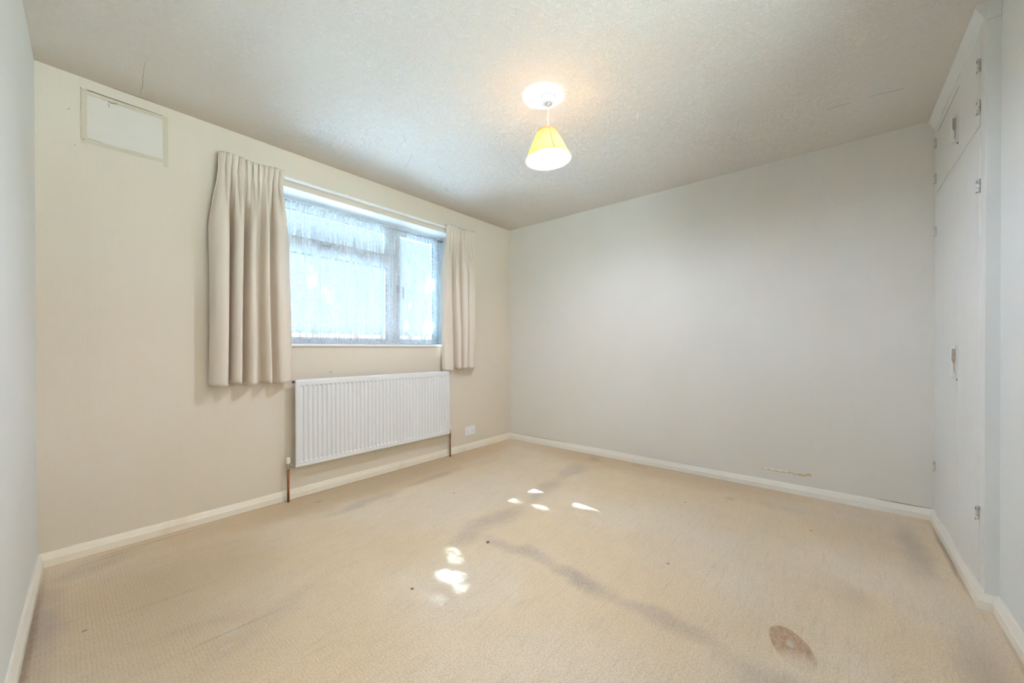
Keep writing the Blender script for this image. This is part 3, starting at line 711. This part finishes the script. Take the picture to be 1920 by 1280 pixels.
ribbon('tear', [(-3.215, -.0045, 2.315), (-3.213, -.0045, 2.300), (-3.209, -.0045, 2.292)], .003, (0, -1, 0), M_crack, vc)
# hook/nail under the left edge
bm = BM(); tube(bm, [(-3.300, 0, 2.094), (-3.300, -.014, 2.094)], .006, 12); obj('peeled_corner', bm, M_tape2, vc)

# ------------------------------------------------------------------ built-in cupboard
cb = thing('built_in_cupboard', (-.5, -LB, 0), 'tall white built-in cupboard with stacked doors at the right', 'cupboard')
YC = -LB
bm = BM()
# frame: stiles, rails, returning to wall
ZT = 2.325; FZ0, FZ1 = .072, 2.290; MZ0, MZ1 = 1.925, 1.950; DL, DR = -.060, -.955
box(bm, (0, YC, 0), (DL, YC-.04, H)); box(bm, (DR, YC, 0), (-LC-.012, YC-.045, H))
box(bm, (DL, YC, 0), (DR, YC-.04, FZ0)); box(bm, (DL, YC, FZ1), (DR, YC-.04, H)); box(bm, (DL, YC-.002, MZ0), (DR, YC-.04, MZ1))
box(bm, (0, YC-.25, 0), (-LC-.012, YC-.27, H)); box(bm, (-LC-.012, YC-.045, 0), (-LC+.02, YC-.27, H))
box(bm, (0, YC-.04, .05), (-LC, YC-.25, .06))
obj('carcass', bm, M_cup, cb, bevel=.0015)
# cornice wedge with return
CP, CZ = .026, 2.338
bm = BM(); XE = -LC-.012
A0 = [(0, YC, H), (0, YC+CP, H), (0, YC, CZ)]; A1 = [(XE, YC, H), (XE-.002+.030-.0, YC+CP, H), (XE, YC, CZ)]
prism(bm, [(0, YC, H-.0005), (0, YC+CP, H-.0005), (0, YC+CP, H-.012), (0, YC+.004, CZ), (0, YC, CZ)], (0, 0, 0), (XE, 0, 0))
obj('cornice', bm, M_cup, cb)
boxo('cornice_return', (XE-.003, YC+.0, CZ-.01), (XE, -LR+.001, H-.0005), M_cup, cb)
def door(x0, x1, z0, z1, name='door'):
    return boxo(name, (x0, YC+.002, z0), (x1, YC-.018, z1), M_cup, cb, bevel=.0025)
xm = -.598; gp = .0022
du = [door(DL-gp, xm+gp/2, MZ1+gp, FZ1-gp), door(xm-gp/2, DR+gp, MZ1+gp, FZ1-gp)]
dl = [door(DL-gp, xm+gp/2, FZ0+gp, MZ0-gp), door(xm-gp/2, DR+gp, FZ0+gp, MZ0-gp)]
# dark gap above the upper left door (dropped door)
boxo('door_gap_line', (DL-.04, YC+.0025, FZ1-.004), (xm, YC+.001, FZ1-.0005), M_crack, cb)
def hinge(dr, x, z, chip=True):
    bm = BM()
    for k in range(3): lathe(bm, (x, YC+.006, z-.028+.0195*k), [(.0052, 0), (.0052, .0175)], 12)
    h = obj('hinge', bm, M_hinge, dr)
    bm = BM()
    box(bm, (x-.007, YC+.0105, z-.029), (x+.005, YC+.012, z-.024)); obj('chipped_paint', bm, M_crack, h)
    boxo('chipped_paint', (x-.006, YC+.0105, z+.014), (x+.004, YC+.012, z+.020), M_crack, h)
for z in (2.19, 2.02): hinge(du[1], DR, z); 
for z in (2.24, 2.03): hinge(du[0], DL+.0, z)
for z in (1.70, .36): hinge(dl[1], DR, z)
for z in (1.72, .34): hinge(dl[0], DL+.0, z)
def pull(dr, x, z0, z1):
    base = boxo('handle', (x-.022, YC+.002, z0-.004), (x+.012, YC+.006, z1+.004), M_cup, dr, bevel=.0015)
    bm = BM(); box(bm, (x-.004, YC+.006, z0), (x+.008, YC+.024, z1))
    obj('handle_grip', bm, M_cup, base, bevel=.003)
    w = z1-z0; bm = BM(); pts = [(.10, .009), (.10, .019), (.45, .020), (.60, .0135), (.85, .013), (.85, .010), (.60, .0105), (.45, .0085)]
    a_ = [bm.verts.new((x-.0042, YC+d, z1-w*t)) for t, d in pts]; b2 = [bm.verts.new((x-.0052, YC+d, z1-w*t)) for t, d in pts]
    for i in range(len(pts)): j = (i+1) % len(pts); bm.faces.new((a_[i], a_[j], b2[j], b2[i]))
    bm.faces.new(a_); bm.faces.new(b2[::-1]); obj('bare_wood_patch', bm, M_wood, base)
    bm = BM(); tube(bm, [(x-.014, YC+.002, z0-.010), (x-.014, YC+.006, z0-.010)], .0045, 10); obj('fixing_screw', bm, M_crack, base)
pull(du[0], -.572, 2.035, 2.165)
pull(dl[0], -.572, .893, 1.048)
def skirt_cb():
    prof = [(0, 0), (SK, 0), (SK, SH*.52), (SK*.86, SH*.60), (SK*.52, SH*.90), (SK*.35, SH), (0, SH)]
    bm = BM(); XE = -LC-.004
    path = [((0, YC), (-1, 1)), ((XE, YC), (-1, 1)), ((XE, -LR), (-1, 1))]
    rings = []
    for (x, y), (mx, my) in path: rings.append([bm.verts.new((x+o_*mx, y+o_*my, z)) for o_, z in prof])
    k = len(prof)
    for a_, b2 in zip(rings, rings[1:]):
        for i in range(k): bm.faces.new((a_[i], a_[(i+1)%k], b2[(i+1)%k], b2[i]))
    bm.faces.new(rings[0][::-1]); bm.faces.new(rings[-1])
    return obj('plinth_skirting', bm, M_skirt, cb)
skirt_cb()

# ------------------------------------------------------------------ pendant lamp
LX, LY = -1.663, -1.691
lamp = thing('pendant_lamp', (LX, LY, H), 'lit pendant lamp with cream cone shade hanging from the ceiling', 'lamp')
bm = BM(); lathe(bm, (LX, LY, H), [(.041, 0), (.0425, -.004), (.041, -.024), (.036, -.030), (.012, -.032), (.007, -.040), (.004, -.042)][::-1], 48); obj('ceiling_rose', bm, M_rose, lamp, smooth=False)
bm = BM(); tube(bm, [(LX, LY, 2.36), (LX, LY, 2.215)], .0028, 12); obj('flex_cord', bm, M_white, lamp, smooth=True)
bm = BM(); lathe(bm, (LX, LY, 2.122), [(0, 0), (.020, 0), (.0215, .012), (.0215, .05), (.014, .07), (.009, .088), (.004, .10)], 32); obj('lamp_holder', bm, M_cap, lamp, smooth=True)
axis = (Rt*1.0).normalized()
tilt = Matrix.Rotation(R(-3.5), 3, Fw)
SC = Vector((LX-.003, LY-.003, 2.062)); RB, RTp, SHh = .123, .051, .155
bm = BM(); th = .0012
lathe(bm, SC, [(RB, 0), (RTp, SHh), (RTp-th, SHh), (RB-th, 0)], 96, tilt, closed=True); sh = obj('lamp_shade', bm, M_shade, lamp, smooth=True)
sh.data.shade_flat() if hasattr(sh.data, 'shade_flat') else None
for p_ in sh.data.polygons: p_.use_smooth = True
def ringtrim(r, z, rr):
    bm = BM(); pts = [SC + tilt @ Vector((r*math.cos(k*math.pi/36), r*math.sin(k*math.pi/36), z)) for k in range(73)]
    return tube(bm, pts, rr, 8, cap=False)
obj('shade_rim', ringtrim(RB, .0015, .0017), M_shtrim, sh, smooth=True)
obj('shade_rim', ringtrim(RTp, SHh, .0015), M_shtrim, sh, smooth=True)
# vertical seam strip facing the camera
tocam = math.atan2(-2.891-LY, -3.397-LX)
sa = tocam + R(14)
bm = BM(); rows = []
for i in range(9):
    t = i/8; r_ = RB+(RTp-RB)*t+.0012; rows.append([bm.verts.new(SC+tilt @ Vector((r_*math.cos(sa+d/r_), r_*math.sin(sa+d/r_), SHh*t))) for d in (-.0035, .0035)])
for a_, b2 in zip(rows, rows[1:]): bm.faces.new((a_[0], a_[1], b2[1], b2[0]))
o = obj('shade_seam', bm, M_shtrim, sh); md = o.modifiers.new('s', 'SOLIDIFY'); md.thickness = .0008
# wire gimbal
for k in range(3):
    bm = BM(); a_ = k*2*math.pi/3+.4; tube(bm, [Vector((LX, LY, 2.19))+Vector((.018*math.cos(a_), .018*math.sin(a_), 0)), SC+tilt @ Vector((RTp*math.cos(a_), RTp*math.sin(a_), SHh-.004))], .0012, 6)
    obj('shade_wire', bm, M_chrome, lamp)
bm = BM(); BR = .024; lathe(bm, (LX, LY, 2.086), [(.0001, -BR)]+[(BR*math.cos(R(a_)), BR*math.sin(R(a_))) for a_ in range(-78, 44, 12)]+[(.014, .028), (.0125, .036)], 32)
obj('light_bulb', bm, M_bulb, lamp, smooth=True)

# ------------------------------------------------------------------ outdoors (fence seen faintly through the net, the rest out of view)
gr = tag(boxo('lawn', (-14, WT, -.35), (16, 20, -.30), M_grass), kind='structure')
struct(boxo('bounce_terrace', (-14, WT, -.30), (16, 5.0, -.28), M_bounce_terr))  # unseen pale slabs added to bounce blue daylight up to the ceiling
struct(boxo('bounce_patio', (-14, -4.0, -.35), (16, -20, -.30), M_bounce_paving))  # unseen paving added to bounce warm fill into the added rear window
fc = thing('garden_fence', (0, 7.5, -.3), 'low weathered board fence across the garden outside the window', 'fence')
for k in range(9):
    x = -9+k*1.85; bm = BM()
    for j in range(12): box(bm, (x+.06+j*.145, 7.48, -.25), (x+.06+j*.145+.13, 7.5, 1.45+.01*math.sin(j*2+k)))
    box(bm, (x+.05, 7.5, .1), (x+1.8, 7.53, .2)); box(bm, (x+.05, 7.5, 1.1), (x+1.8, 7.53, 1.2)); obj('fence_panel', bm, M_fence, fc)
    boxo('fence_post', (x-.05, 7.45, -.3), (x+.05, 7.55, 1.55), M_fence, fc)

# unseen tree, crown shaped to break the sun into small flecks
random.seed(11)
SPOT = [(-1.133, -1.197, .030), (-1.165, -1.170, .018), (-1.09, -1.225, .010), (-1.383, -1.207, .014), (-1.353, -1.41, .014), (-1.114, -1.669, .026), (-1.14, -1.640, .020), (-1.17, -1.600, .012), (-2.135, -1.459, .009), (-2.229, -1.548, .014), (-2.262, -1.540, .010), (-2.138, -1.59, .007), (-2.26, -1.653, .006)]
tree = thing('sun_fleck_tree', (-3.6, 5.6, -.3), 'unseen leafy tree shaped to break the sun into flecks', 'tree')
bm = BM(); U_ = SUN_DIR.orthogonal().normalized()
WC = Vector((-1.72, .23, 1.55)); CC = WC + SUN_DIR*5.2
E1 = Vector((1, 0, 0)); E1 = (E1-SUN_DIR*E1.dot(SUN_DIR)).normalized(); E2 = SUN_DIR.cross(E1)
nl = 0
def spotdist(p, hl):
    for x, y, r_ in SPOT:
        q = Vector((x, y, 0)); d = p-q; d = d-SUN_DIR*d.dot(SUN_DIR)
        if d.length < r_+hl: return True
    return False
while nl < 22000:
    a_, b2, c2 = random.uniform(-1.25, 1.25), random.uniform(-.95, .95), random.uniform(-.6, .6)
    if (a_/1.27)**4+(b2/.97)**4+(c2/.7)**2*.3 > 1: continue
    p = CC+E1*a_+E2*b2+SUN_DIR*c2; hl = random.uniform(.028, .048)
    if spotdist(p, hl*.55): continue
    n_ = (SUN_DIR+Vector((random.uniform(-.7, .7), random.uniform(-.7, .7), random.uniform(-.7, .7)))).normalized(); t1 = n_.orthogonal().normalized(); t1 = Matrix.Rotation(random.uniform(0, 6.28), 3, n_) @ t1; t2 = n_.cross(t1)
    vs = [bm.verts.new(p+t1*hl), bm.verts.new(p+t2*hl*.6+n_*.006), bm.verts.new(p-t1*hl), bm.verts.new(p-t2*hl*.6+n_*.006)]
    bm.faces.new((vs[0], vs[1], vs[2])); bm.faces.new((vs[0], vs[2], vs[3])); nl += 1
me = bpy.data.meshes.new('foliage'); bm.to_mesh(me); bm.free(); me.materials.append(M_leaf)
fo = bpy.data.objects.new('foliage', me); COL.objects.link(fo); fo.parent = tree; fo.matrix_parent_inverse = Matrix.Translation(-tree.location)
bm = BM(); base = Vector((-3.6, 5.6, -.3))
tube(bm, [base, base+Vector((.05, 0, 1.5)), base+Vector((.2, -.1, 3.2)), base+Vector((.8, -.4, 4.6)), CC+Vector((-.9, .2, .7))], [.13, .11, .10, .08, .03], 12)
obj('trunk', bm, M_bark, tree, smooth=True)
bpy.context.view_layer.update()
